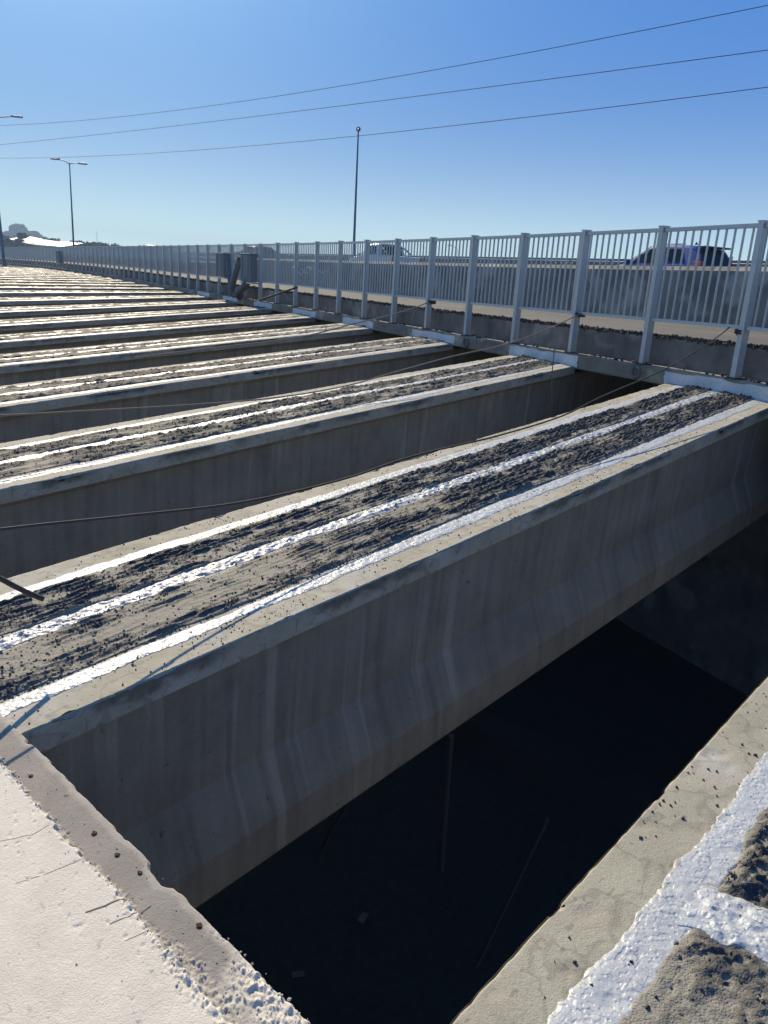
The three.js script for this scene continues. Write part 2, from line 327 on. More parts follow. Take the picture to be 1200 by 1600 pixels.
  strips.forEach(([a, b], k) => {
    const nv = Math.max(5, Math.round((b - a) * sc / dv));
    part(root, 'asphalt_residue', grid(NX, nv, (i, j) => {
      const t = j / nv, xr = X(i, a);
      const ea = a * sc + 0.05 * (fbm(xr * 5, 3 + k, seed + 51, 3) - 0.5), eb = b * sc + 0.06 * (fbm(xr * 5, 9 + k, seed + 53, 3) - 0.5);
      const v = lerp(ea, eb, t), x = X(i, v), z = zf - v, r = rough(x, v), d = dens(x, v);
      let y = bare(x, v) + 0.0025 + crumbsH(x, v);
      if (j === 0 || j === nv) y = bare(x, v) - 0.012;
      const edge = smooth(0, 0.12, t) * smooth(1, 0.88, t);
      const m = smooth(0.16, 0.44, r * (0.6 + 0.8 * d) + 0.22 * (vn(x * 60, v * 80, seed + 61) - 0.5) + 0.05) * (0.4 + 0.6 * d) * edge;
      const warm = smooth(0.5, 0.75, fbm(x * 2.4, v * 5, seed + 67, 2));
      const c0 = tanC.map((q2, e) => lerp(q2, rustC[e], warm * 0.6));
      return [x, S(x, z) + y, z, x / 0.5, v / 0.5, lerp(c0[0], darkC[0], m), lerp(c0[1], darkC[1], m), lerp(c0[2], darkC[2], m)];
    }, true, true), M.residue);
  });
  // painted lines, brushed over the lumps
  stripes.forEach(([c, w], k) => {
    if (n === 0 && k === 0) return;
    const nv = Math.max(5, Math.round(w * sc / dv));
    part(root, 'painted_line', grid(NX, nv, (i, j) => {
      const t = j / nv, xr = X(i, c);
      const wide = w * (0.55 + 0.5 * fbm(xr * 1.1, k, seed + 71, 2) + (n === 0 ? 0.35 : 0.07 * Math.min(6, xr))), mid = c * sc + 0.035 * (fbm(xr * 0.8, k + 5, seed + 73, 2) - 0.5);
      const fray = (e) => 0.03 * (fbm(xr * 9, e + k * 3, seed + 77, 4) - 0.5) + 0.007 * (vn(xr * 70, e + k, seed + 79) - 0.5);
      const v = lerp(mid - wide / 2 + fray(1), mid + wide / 2 + fray(2), t), x = X(i, v), z = zf - v;
      const lump = Math.max(0, fbm(x * 26, v * 30, seed + 13, 3) - 0.36), far2 = smooth(0.5, 0.62, fbm(x * 55, v * 60, seed + 83, 2));
      let y = Math.max(bare(x, v) + crumbsH(x, v) * 0.3, bare(x, v)) + 0.0012 + smooth(0, 0.25, Math.min(t, 1 - t)) * (0.001 + (k === 1 ? 0.019 : 0.007) * lump + 0.004 * far2 * (k === 1 ? 1 : 0.4)) * (n === 0 ? 0.7 : 1);
      if (j === 0 || j === nv) y = bare(x, v) - 0.004;
      const thin = 1 - smooth(0.02, 0.16, Math.min(t, 1 - t) + 0.12 * (fbm(x * 20, v * 20, seed + 87, 2) - 0.45));
      const worn = smooth(0.6, 0.74, fbm(x * 9, v * 22, seed + 89, 4)) * 0.55;
      const m = clamp(0.6 * thin + worn), b0 = 0.575 - 0.1 * fbm(x * 3, v * 9, seed + 101, 3);
      return [x, S(x, z) + y, z, x / 0.4, v / 0.4, lerp(b0 * 0.93, 0.34, m), lerp(b0 * 0.985, 0.325, m), lerp(b0 * 1.02, 0.28, m)];
    }, true, true), M.paint);
  });
  if (n === 0) { // the branch of the line that leaves to the right
    part(root, 'painted_line', grid(60, 34, (i, j) => {
      const t = i / 60, w = (j / 34 - 0.5) * 0.16, wob = 0.035 * (fbm(t * 9, 3 + (j > 17 ? 5 : 0), 77, 4) - 0.5);
      const v = 1.15 - t * 0.45, x = 1.66 + t * 0.1 + w + wob, z = zf - v;
      const lump = Math.max(0, fbm(x * 26, v * 30, seed + 13, 3) - 0.36);
      const eg = Math.min(j, 34 - j) / 34; let y = bare(x, v) + 0.0032 + smooth(0, 0.25, eg) * (0.001 + 0.012 * lump) + crumbsH(x, v) - 0.012 * smooth(0.13, 0.0, t); if (j === 0 || j === 34) y = bare(x, v) - 0.004;
      const thin = (j < 3 || j > 31) ? 0.3 : 0.04; return [x, S(x, z) + y, z, x / 0.4, v / 0.4, lerp(0.5, 0.36, thin), lerp(0.53, 0.35, thin), lerp(0.55, 0.32, thin)];
    }, false, true), M.paint);
  }
  // the cast body below the top
  const st = n < 3 ? 110 : 24;
  const ring = [[0, -0.004], [0, -0.10], [0.012, -0.106], [0.10, -0.125], [0.145, -0.17], [0.165, -0.76], [0.05, -1.05], [0.05, -1.25], [0.06, -1.27]];
  const full = ring.concat(ring.slice().reverse().map(([v, y]) => [1.34 - v, y])), gl = [], gw = [];
  // black mould in ragged patches along the upper rim
  const stain = (x, t) => { const m = smooth(0.46, 0.62, fbm(x * 2.2, 3, seed + 111, 3)) * smooth(0.75, 0.2, t + 0.7 * (fbm(x * 16, t * 3, seed + 113, 3) - 0.5)) * 0.6, q2 = 1 - m; return [q2, q2, q2]; };
  let acc = 0;
  if (n > 2) for (const q2 of full) if (q2[1] < -1.1) q2[1] *= 1.06;  // undersides of farther girders deepened to keep sun streaks off the pit floor
  for (let k = 0; k + 1 < full.length; k++) {
    const [v0, y0] = full[k], [v1, y1] = full[k + 1], L = Math.hypot(v1 - v0, y1 - y0), lip = k === 0 || k === full.length - 2;
    const ny = lip ? 6 : 1, nst = lip ? NX : st;
    const g = grid(nst, ny, (i, j) => {
      const t = j / ny, u = i / st; let v = lerp(v0, v1, t) * sc, y = lerp(y0, y1, t);
      const x = lip ? X(i, v) : lerp(X0, xEndAt(zf - v) + 2.7, u), z = zf - v;
      if (lip) { const back = k !== 0, tt = back ? 1 - t : t; const c = chip(x + (back ? 57 : 0)); if (tt === 0) y = -c; v += (back ? -1 : 1) * 0.006 * (fbm(x * 6, y * 20, seed + 97, 2) - 0.5) * (tt > 0 && tt < 1 ? 1 : 0); }
      return [x, S(x, z) + y, z, (x + n * 1.7) / (lip ? 1.6 : 8) + 0.003, (acc + t * L) / 1.6 + (lip ? 0.3 : 0), ...(lip ? stain(x, k !== 0 ? 1 - t : t) : [])];
    }, false, lip);
    (lip ? gl : gw).push(g); acc += L;
  }
  part(root, 'girder_web', mergeGeometries(gw), M.web);
  part(root, 'flange_edge', mergeGeometries(gl), M.lip);
  // loose crumbs
  const cnt = n === 0 ? 5000 : n === 1 ? 26000 : n === 2 ? 11000 : n === 3 ? 5000 : n < 7 ? 2500 : 0;
  if (cnt) {
    const r = rng(seed + 7), list = []; let guard = 0;
    while (list.length < cnt && guard++ < cnt * 12) {
      const onEdge = r() < 0.05, v = (onEdge ? (r() < 0.5 ? 0.02 + 0.22 * r() : W - 0.02 - 0.2 * r()) : 0.24 + 0.86 * r()) * (onEdge ? 1 : sc), x = lerp(n === 0 ? 0.9 : 0.85, xEndAt(zf - v) - 0.05, Math.pow(r(), n < 2 ? 1.25 : 1));
      if (n === 0 && x > 4.5) continue;
      if (n === 0 && r() < 0.93 * branch(x, v)) continue;
      if (!onEdge && r() < 0.93 && stripes.some(([c2, w2]) => Math.abs(v - c2) < w2 * 0.55)) continue;
      const d = dens(x, v); if (!onEdge && r() > 0.05 + d * (0.35 + 0.65 * smooth(0.1, 0.4, rough(x, v)))) continue;
      if (onEdge && r() > smooth(0.45, 0.65, fbm(x * 3, v * 3, seed + 99, 2)) + 0.1) continue;
      const s = (onEdge ? 0.0022 + 0.005 * r() * r() : 0.0022 + 0.0058 * r() ** 3);
      const k = 0.04 + 0.07 * r() * r(), br = r() < 0.25 ? 3 : 1;
      list.push([x, S(x, zf - v) + bare(x, v) + crumbsH(x, v) + 0.001 + s * 0.2, zf - v, s, new THREE.Color().setRGB(k * br, k * br * 0.98, k * br * 0.94)]);
    }
    scatter(root, 'loose_crumbs', list, M.crumb, seed + 3);
  }
});

/* ---------------------------------------------------------------- the finished slab under the camera */
{
  const slabTop = (x, z) => { // pale slab, crumbled joint, lower grey margin that breaks up towards the camera
    const w = x + 0.022 * (fbm(z * 4, 1, 601, 3) - 0.5) + 0.016 * (vn(z * 60, x * 60, 607) - 0.5);
    const near = smooth(-1.45, -1.2, z + 0.2 * (fbm(x * 9, z * 9, 603, 2) - 0.5)), half = lerp(0.014, 0.045, near) * (0.5 + fbm(z * 6, 2, 605, 2));
    const k = smooth(0.724, 0.708, w), band = smooth(half, half * 0.4, Math.abs(w - 0.716));
    const gritty = smooth(-1.22, -1.02, z + 1.6 * (x - 0.8) + 0.25 * (fbm(x * 12, z * 12, 609, 2) - 0.5)) * smooth(0.72, 0.74, w);
    const hard = Math.abs(fbm(x * 95, z * 60, 617, 3) - 0.5) * 2, soft = fbm(x * 150, z * 120, 618, 2) - 0.5;
    const rough = clamp(band + gritty);
    let y = 0.006 + 0.016 * k + 0.002 * (fbm(x * 1.5, z * 1.5, 613, 2) - 0.5) + rough * (0.014 * (hard - 0.3) + 0.007 * soft);
    y -= 0.0025 * smooth(0.82, 0.95, vn(x * 60 + z * 20, z * 45 - x * 15, 619)) * k;
    return [y, k, rough, gritty];
  };
  const edge = z => 0.848 - 0.012 * fbm(z * 4, 2, 631, 3) - 0.012 * fbm(z * 24, 4, 633, 4) - 0.018 * smooth(0.6, 0.75, fbm(z * 6, 5, 637, 3));
  const base = V(-2.5, S(-2.5, -1) - 0.4, -1);
  const root = thing('concrete_slab', 'pale cracked concrete slab in the bottom left corner with a rust-spotted grey margin', 'slab', base);
  const slabGrid = (NU, NVv, xa, xb, za, zb) => grid(NU, NVv, (i, j) => {
    const z = lerp(za, zb, j / NVv), u = i / NU, toEdge = xb > 0.8; let x = lerp(xa, toEdge ? edge(z) - 0.004 : xb, u);
    const [y, k, rough, gr] = slabTop(x, z); let yy = S(x, z) + y; if (toEdge && i === NU) { x = edge(z); yy -= 0.012; }
    const mot = 0.84 + 0.32 * fbm(x * 9, z * 9, 641, 3), rim = smooth(0.03, 0.012, edge(z) - x + 0.012 * (fbm(z * 20, x * 20, 643, 2) - 0.5));
    const g = [0.41 * mot, 0.4 * mot, 0.41 * mot], pale = clamp(gr * 0.6 + rough * 0.35 + rim * 0.3), e = 1 - k;
    return [x, yy, z, (x + 0.75) / 1.6, (z + 2.6) / 1.6, lerp(1, lerp(g[0], 1, pale), e), lerp(1, lerp(g[1], 1, pale), e), lerp(1, lerp(g[2], 1, pale), e)];
  }, true, true);
  part(root, 'slab_top', mergeGeometries([slabGrid(120, 240, -0.6, 0.58, -3.2, 0.6), slabGrid(78, 560, 0.58, 0.85, -2.55, -0.6), slabGrid(40, 60, 0.58, 0.85, -3.2, -2.55), slabGrid(40, 60, 0.58, 0.85, -0.6, 0.6)]), M.slab);
  part(root, 'slab_edge', grid(420, 10, (i, j) => {
    const z = lerp(-3.2, 0.6, i / 420), t = j / 10, x = edge(z) + 0.006 * (fbm(z * 8, t * 3, 647, 2) - 0.5) * (j ? 1 : 0), y = S(x, z) - 0.012 + slabTop(edge(z) - 0.004, z)[0] - t * 0.4;
    return [x, y, z, z / 8, 0.2 + t * 0.25];
  }, true), M.web);
  // coarse remainder around it
  const white = (g) => { const n = g.attributes.position.count; g.setAttribute('color', new THREE.BufferAttribute(new Float32Array(n * 3).fill(1), 3)); return g; };
  const quadSheet = (x0, x1, z0, z1, nx, nz) => white(grid(nx, nz, (i, j) => { const x = lerp(x0, x1, i / nx), z = lerp(z0, z1, j / nz); return [x, S(x, z) + 0.024, z, x / 1.6, z / 1.6]; }, true));
  part(root, 'slab_top', mergeGeometries([quadSheet(-9, -0.6, -3.2, 0.6, 4, 4), quadSheet(-9, 0.82, -90, -3.2, 4, 40), quadSheet(-9, 0.82, 0.6, 6, 4, 4)]), M.slab);
  part(root, 'slab_edge', mergeGeometries([[-90, -3.2], [0.6, 6]].map(([a, b]) => grid(40, 1, (i, j) => { const z = lerp(a, b, i / 40); return [0.82, S(0.82, z) + 0.024 - j * 0.4, z, z / 8, j * 0.25]; }, true))), M.web);
  part(root, 'slab_underside', grid(40, 1, (i, j) => { const z = lerp(-90, 6, i / 40), x = lerp(-9, 0.845, j); return [x, S(x, z) - 0.42, z, z / 8, j]; }, true), M.web);
  [[0.76, -2.11, 0.009], [0.78, -1.74, 0.010], [0.785, -1.62, 0.009], [0.795, -1.52, 0.009], [0.81, -1.27, 0.010]].forEach(([x, z, r], i) => {
    const g = new THREE.CylinderGeometry(r * 0.7, r * 0.95, 0.003, 9, 2); const p = g.attributes.position, rr = rng(650 + i);
    for (let k = 0; k < p.count; k++) p.setXYZ(k, p.getX(k) * (0.45 + 0.7 * rr()), p.getY(k) + 0.002 * rr(), p.getZ(k) * (0.6 + 0.9 * rr()));
    g.computeVertexNormals(); g.translate(x, S(x, z) + slabTop(x, z)[0], z);
    const m = part(root, 'rebar_stub', g, M.rust);
  });
  const r = rng(661), list = [];
  for (let i = 0; i < 1500; i++) { const z = -2.35 + 2.1 * r(), x = 0.64 + 0.2 * r(), t = slabTop(x, z); if (r() > t[2] * 0.8 + t[3] * 0.5) continue; const s = 0.0014 + 0.0038 * r() * r(), k = 0.42 + 0.25 * r(); list.push([x, S(x, z) + t[0] + s * 0.15, z, s, new THREE.Color().setRGB(k, k * 0.94, k * 0.86)]); }
  for (let i = 0; i < 300; i++) { const z = -2.3 + 2.2 * r(), x = 0.66 + 0.17 * r() - (r() < 0.25 ? 0.9 * r() : 0), t = slabTop(x, z); if (x < 0.6 && r() > 0.25) continue; const s = 0.001 + 0.0028 * r() * r(), k = 0.22 + 0.3 * r(); list.push([x, S(x, z) + t[0] + s * 0.3, z, s, new THREE.Color().setRGB(k, k * 0.96, k * 0.9)]); }
  scatter(root, 'concrete_grit', list, M.crumb, 667);
  // wall added under the slab to keep side light out of the pit
  const ab = grid(40, 1, (i, j) => { const z = lerp(-90, 6, i / 40); return [0.0, lerp(S(0, z) - 0.42, -5.6, j), z, z / 8, j * 3]; }, true);
  single('added_slab_wall', ab, M.web, 'added unseen wall under the pale foreground slab, shutting side light out of the pit', 'wall');
}

/* ---------------------------------------------------------------- the old bridge */
{
  const beam = thing('edge_beam', 'weathered concrete edge beam that carries the railing posts', 'beam', station(-20, 0, -0.035));
  part(beam, 'beam_body', sweep([[5.8, -0.035], [0.012, -0.035], [0, -0.02], [0, 0.135], [0.015, 0.15], [0.3, 0.155]], 1.5, (a, b) => 0.006 * (fbm(a * 5, b * 5, 703, 2) - 0.5)), M.beam);
  // white paint where a girder meets the beam
  PITCH.forEach((zf, n) => {
    if (n === 0 || n > 8) return;
    const W = 1.34;
    part(beam, 'white_patch', grid(60, 10, (i, j) => {
      const u = i / 60, t = j / 10, fr = 0.03 * (fbm(t * 5, n, 711, 2) - 0.5);
      const z = lerp(zf + 0.05 + fr, zf - W - 0.05 + fr, u), top = 0.145 - 0.035 * fbm(u * 8, n, 713, 3);
      const p = station(z, -0.0055 - 0.003 * fbm(u * 20, t * 4, 719, 2), lerp(-0.015, top, t)); return [p.x, p.y, p.z, u * 2, t * 0.4];
    }, false), M.whitePatch);
  });
  [-4.15, -7.71].forEach((z, k) => { // broken round outlets under two posts
    const p = station(z, -0.02, 0.06), t = tangent(z), g = new THREE.TorusGeometry(0.062, 0.02, 7, 18); g.scale(1, 1, 0.9);
    const d = new THREE.CircleGeometry(0.06, 18); const q = new THREE.Matrix4().makeBasis(t, V(0, 1, 0), t.clone().cross(V(0, 1, 0))).setPosition(p);
    g.applyMatrix4(q); d.translate(0, 0, 0.006); d.applyMatrix4(q); const o = part(beam, 'drain_outlet', g, M.side); part(beam, 'outlet_fill', d, M.side, o);
  });
  const kerb = thing('kerb_wall', 'dark stained concrete kerb behind the railing posts, below the broken asphalt', 'kerb', station(-20, 0.25, 0.15));
  part(kerb, 'kerb_face', sweep([[0.23, 0.1], [0.215, 0.47], [0.6, 0.47]], 1.5, (a, b) => 0.012 * (fbm(a * 4, b * 6, 721, 3) - 0.5)), M.side);
  const r = rng(731), list = [], list2 = [];
  for (let s = sAt(1); s < sAt(-40); s += 0.012 + 0.0008 * Math.max(0, s - sAt(-10))) {
    const z = zAt(s), far = 1 + Math.max(0, -z - 8) * 0.03;
    if (r() < 0.9) { const p = station(z, 0.20 + 0.03 * r(), 0.462 + 0.045 * r()); const k = 0.02 + 0.05 * r(); list.push([p.x, p.y, p.z, (0.011 + 0.014 * r()) * far, new THREE.Color().setRGB(k, k * 0.98, k * 0.95)]); }
    if (r() < 0.35 * smooth(0.35, 0.6, fbm(s * 2, 1, 737, 2))) { const p = station(z, 0.04 + 0.17 * r(), 0.158 + 0.006 * r()); const k = 0.02 + 0.09 * r(); list2.push([p.x, p.y, p.z, 0.008 + 0.013 * r(), new THREE.Color().setRGB(k, k * 0.95, k * 0.9)]); }
  }
  scatter(kerb, 'broken_asphalt_edge', list, M.crumb, 741);
  scatter(kerb, 'ledge_rubble', list2, M.crumb, 743);
  structure('sidewalk', sweep([[0.225, 0.468], [0.225, 0.505], [1.85, 0.61]], 1.5, (a, b) => b < 0.05 ? 0.02 * (fbm(a * 12, 1, 751, 3) - 0.5) : 0), M.road);
  structure('road', sweep([[1.9, 0.56], [17.2, 0.975]], 2), M.road);
  const deck = single('bridge_deck', sweep([[5.7, -0.045], [17.6, 0.3], [17.6, 0.96]], 2), M.side, 'underside and far edge of the old bridge deck below the road', 'bridge deck');
  const wall = single('added_deck_wall', sweep([[5.5, 0.02], [5.5, -7.0]], 2), M.side, 'added concrete wall under the old bridge, shutting low sky light out of the pit', 'wall');  // added so low sky light cannot brighten the pit
  wall.position.y += 0.0;
  // barrier between footway and road, cast in bays
  const bar = thing('concrete_barrier', 'grey concrete traffic barrier with a pale top edge behind the railing', 'barrier', station(-20, 1.95, 0.6));
  const s0 = sAt(-4.65 + 1.05), bay = 1.385;
  for (let k = -4; k < 66; k++) {
    const a = s0 + k * bay + 0.009, b = s0 + (k + 1) * bay - 0.009; if (a < 0.2 || b > arc[arc.length - 1] - 0.5) continue;
    const prof = [[1.80, 0.56], [1.835, 1.295], [1.885, 1.35], [2.03, 1.36], [2.055, 1.335], [2.12, 0.56]], gs = [];
    let acc = 0;
    for (let q = 0; q + 1 < prof.length; q++) { const [o0, h0] = prof[q], [o1, h1] = prof[q + 1]; const L = Math.hypot(o1 - o0, h1 - h0); gs.push(grid(3, 1, (i, j) => { const p = station(zAt(lerp(a, b, i / 3)), lerp(o0, o1, j), lerp(h0, h1, j)); return [p.x, p.y, p.z, lerp(a, b, i / 3) / 6, (acc + j * L) / 1.5]; }, true)); acc += L; }
    for (const e of [a, b]) { const z = zAt(e), P = prof.map(([o, h]) => station(z, o, h)), g = new THREE.BufferGeometry(), c = []; for (let q = 1; q + 1 < P.length; q++) c.push(...P[0], ...P[q], ...P[q + 1]); g.setAttribute('position', new THREE.Float32BufferAttribute(c, 3)); g.setAttribute('uv', new THREE.Float32BufferAttribute(new Array(c.length / 3 * 2).fill(0.1), 2)); g.setIndex([...Array(c.length / 3).keys()]); g.computeVertexNormals(); gs.push(g); }
    part(bar, 'barrier_panel', mergeGeometries(gs), M.barrier);
  }
  // parapet on the far side of the road
  const par = thing('far_parapet', 'low concrete parapet with a dark top rail across the road', 'parapet', station(-20, 17.3, 0.97));
  part(par, 'parapet_wall', sweep([[17.2, 0.9], [17.2, 2.19], [17.42, 2.19], [17.42, 0.9]], 1.5), M.barrier);
  part(par, 'top_rail', sweep([[17.22, 2.215], [17.22, 2.3], [17.4, 2.3], [17.4, 2.215], [17.22, 2.215]], 1.5), M.lamp);
  for (let k = 0; k < 34; k++) { const z = zAt(sAt(2) + k * 2.6), a = station(z, 17.31, 2.15), b = station(z, 17.31, 2.225); part(par, 'rail_post', barBetween(a, b, 0.08, 0.06, V(1, 0, 0)), M.lamp); }
}

/* ---------------------------------------------------------------- the railing */
{
  const fence = thing('steel_railing', 'long galvanised steel railing of square posts and thin vertical bars', 'railing', station(-20, 0.07, 0.15));
  const sp = 1.3, s0 = sAt(-2.92), UP = V(0, 1, 0), r = rng(801), stuff = [];
  let bars = 0; const pz = [];
  for (let k = -3; k < 66; k++) { const s = s0 + k * sp * (1 + Math.min(0.0022 * Math.max(0, k), 0.03)); if (s < 0.3 || s > arc[arc.length - 1] - 1) continue; pz.push([s, k]); }
  for (let q = 0; q < pz.length; q++) {
    const [s, k] = pz[q], z = zAt(s), t = tangent(z), nrm = V(-t.z, 0, t.x), lean = 0.006 * (r() - 0.5);
    const a = station(z, 0.075, 0.145), b = station(z, 0.075 + lean, 1.675);
    const hh = (b.y - a.y) / 2, mid = a.clone().add(b).multiplyScalar(0.5), bit = (du, dn, hu, hn) => frameBox(mid.clone().addScaledVector(t, du).addScaledVector(nrm, dn), t, UP, nrm, hu, hh, hn);
    const post = part(fence, 'post', mergeGeometries([bit(0, -0.042, 0.031, 0.005), bit(0, 0.042, 0.031, 0.005), bit(-0.022, 0, 0.005, 0.0365)]), M.galv);
    if (k < 12) {
      part(fence, 'post_foot', frameBox(station(z, 0.075, 0.158), t, UP, nrm, 0.06, 0.008, 0.075), M.rust, post);
      part(fence, 'post_cap', frameBox(station(z, 0.075, 1.678), t, UP, nrm, 0.038, 0.006, 0.054), M.galv, post);
    }
    if (q + 1 === pz.length) break;
    const s1 = pz[q + 1][0];
    const at = (f, o, h) => station(zAt(lerp(s, s1, f)), o, h), e = 0.034 / sp;
    part(fence, 'top_rail', barBetween(at(e, 0.075, 1.64), at(1 - e, 0.075, 1.64), 0.05, 0.04), M.galv);
    part(fence, 'bottom_rail', barBetween(at(e, 0.075, 0.665), at(1 - e, 0.075, 0.665), 0.045, 0.035), M.galv);
    for (let j = 1; j <= 11; j++) {
      const f = j / 12, zz = zAt(lerp(s, s1, f)), p0 = station(zz, 0.075, 0.6825), p1 = station(zz, 0.075, 1.62), tt = tangent(zz);
      const g = frameBox(p0.clone().add(p1).multiplyScalar(0.5), tt, UP, V(-tt.z, 0, tt.x), 0.0068, (p1.y - p0.y) / 2, 0.0105);
      if (k >= -1 && bars < 300) { part(fence, 'bar', g, M.galv); bars++; } else { g.translate(-fence.position.x, -fence.position.y, -fence.position.z); stuff.push(g); }
    }
  }
  const far = new THREE.Mesh(mergeGeometries(stuff), M.galv); far.name = 'far_bars'; far.userData.kind = 'stuff'; far.castShadow = far.receiveShadow = true; fence.add(far);
}

/* ---------------------------------------------------------------- utility boxes and pipes on the railing */
{
  const UP = V(0, 1, 0);
  const mk = (z0, z1, h0, h1, label) => {
    const zc = (z0 + z1) / 2, t = tangent(zc), n = V(-t.z, 0, t.x), c = station(zc, -0.12, (h0 + h1) / 2), L = station(z0, 0, 0).distanceTo(station(z1, 0, 0));
    const root = thing('utility_box', label, 'utility box', station(zc, -0.12, h0), 'utility boxes hung on the railing');
    part(root, 'box_shell', frameBox(c, t, UP, n, L / 2, (h1 - h0) / 2, 0.1, 0.012), M.box);
    part(root, 'lid', frameBox(station(zc, -0.12, h1 + 0.02), t, UP, n, L / 2 + 0.02, 0.018, 0.115, 0.006), M.box);
    part(root, 'bracket', frameBox(station(zc, -0.1, h0 - 0.03), t, UP, n, L / 2 + 0.1, 0.02, 0.11), M.galv);
    for (const f of [-0.3, 0.3]) part(root, 'door_seam', frameBox(station(zc, -0.224, (h0 + h1) / 2).add(t.clone().multiplyScalar(f * L)), t, UP, n, 0.008, (h1 - h0) / 2 - 0.03, 0.006), M.hose);
    return root;
  };
  mk(-20.45, -21.25, 0.70, 1.36, 'dark grey utility box on the railing, left one of the close pair with hoses');
  mk(-18.0, -18.85, 0.64, 1.36, 'dark grey utility box on the railing, right one of the close pair with hoses');
  mk(-57.5, -58.6, 0.5, 1.3, 'distant utility box on the railing near the left edge of the photo');
  const hose = (pts, r, label) => single('flexible_hose', tube(pts.map(([z, o, h]) => station(z, o, h)), r, 40, 8), M.hose, label, 'hose', 'hoses below the utility boxes');
  hose([[-20.25, -0.14, 1.2], [-20.0, -0.18, 0.8], [-19.75, -0.2, 0.4], [-19.5, -0.16, 0.22], [-19.25, -0.1, 0.2]], 0.07, 'thick dark hose curving down from the left utility box to the ledge');
  hose([[-19.15, -0.14, 1.25], [-19.3, -0.2, 0.9], [-19.5, -0.24, 0.5], [-19.7, -0.2, 0.28], [-19.75, -0.1, 0.2]], 0.09, 'thick hose hanging from the left side of the right utility box');
  hose([[-18.4, -0.14, 0.72], [-18.6, -0.18, 0.5], [-18.95, -0.22, 0.36], [-19.1, -0.2, 0.24], [-19.15, -0.1, 0.2]], 0.11, 'short fat grey hose below the right utility box');
  for (let k = 0; k < 4; k++) {
    const pts = []; for (let z = -21.3; z > -57.4; z -= 3) pts.push(station(z, 0.19, 0.76 + 0.11 * k)); pts.push(station(-57.4, 0.19, 0.76 + 0.11 * k));
    single('conduit_pipe', tube(pts, 0.042, 60, 8), M.box, `grey conduit pipe along the far railing, ${ORD[k]} from the bottom of the bundle`, 'pipe', 'pipes along the railing');
  }
  // sprayed white scrawl on the barrier
  const sc = (pts) => tube(pts.map(([z, h]) => station(z, 1.80 + (h - 0.56) * 0.052 - 0.006, h)), 0.018, 24, 4);
  single('graffiti', mergeGeometries([sc([[-19.9, 1.12], [-19.5, 0.98], [-19.2, 0.92], [-18.9, 1.1], [-18.6, 1.12], [-18.5, 0.98]]), sc([[-19.3, 1.1], [-19.0, 1.0], [-18.7, 0.95]]), sc([[-18.0, 1.08], [-17.7, 1.0], [-17.5, 1.1]])]), M.whiteRoof, 'white graffiti scrawl on the concrete barrier seen through the bars', 'graffiti');
}

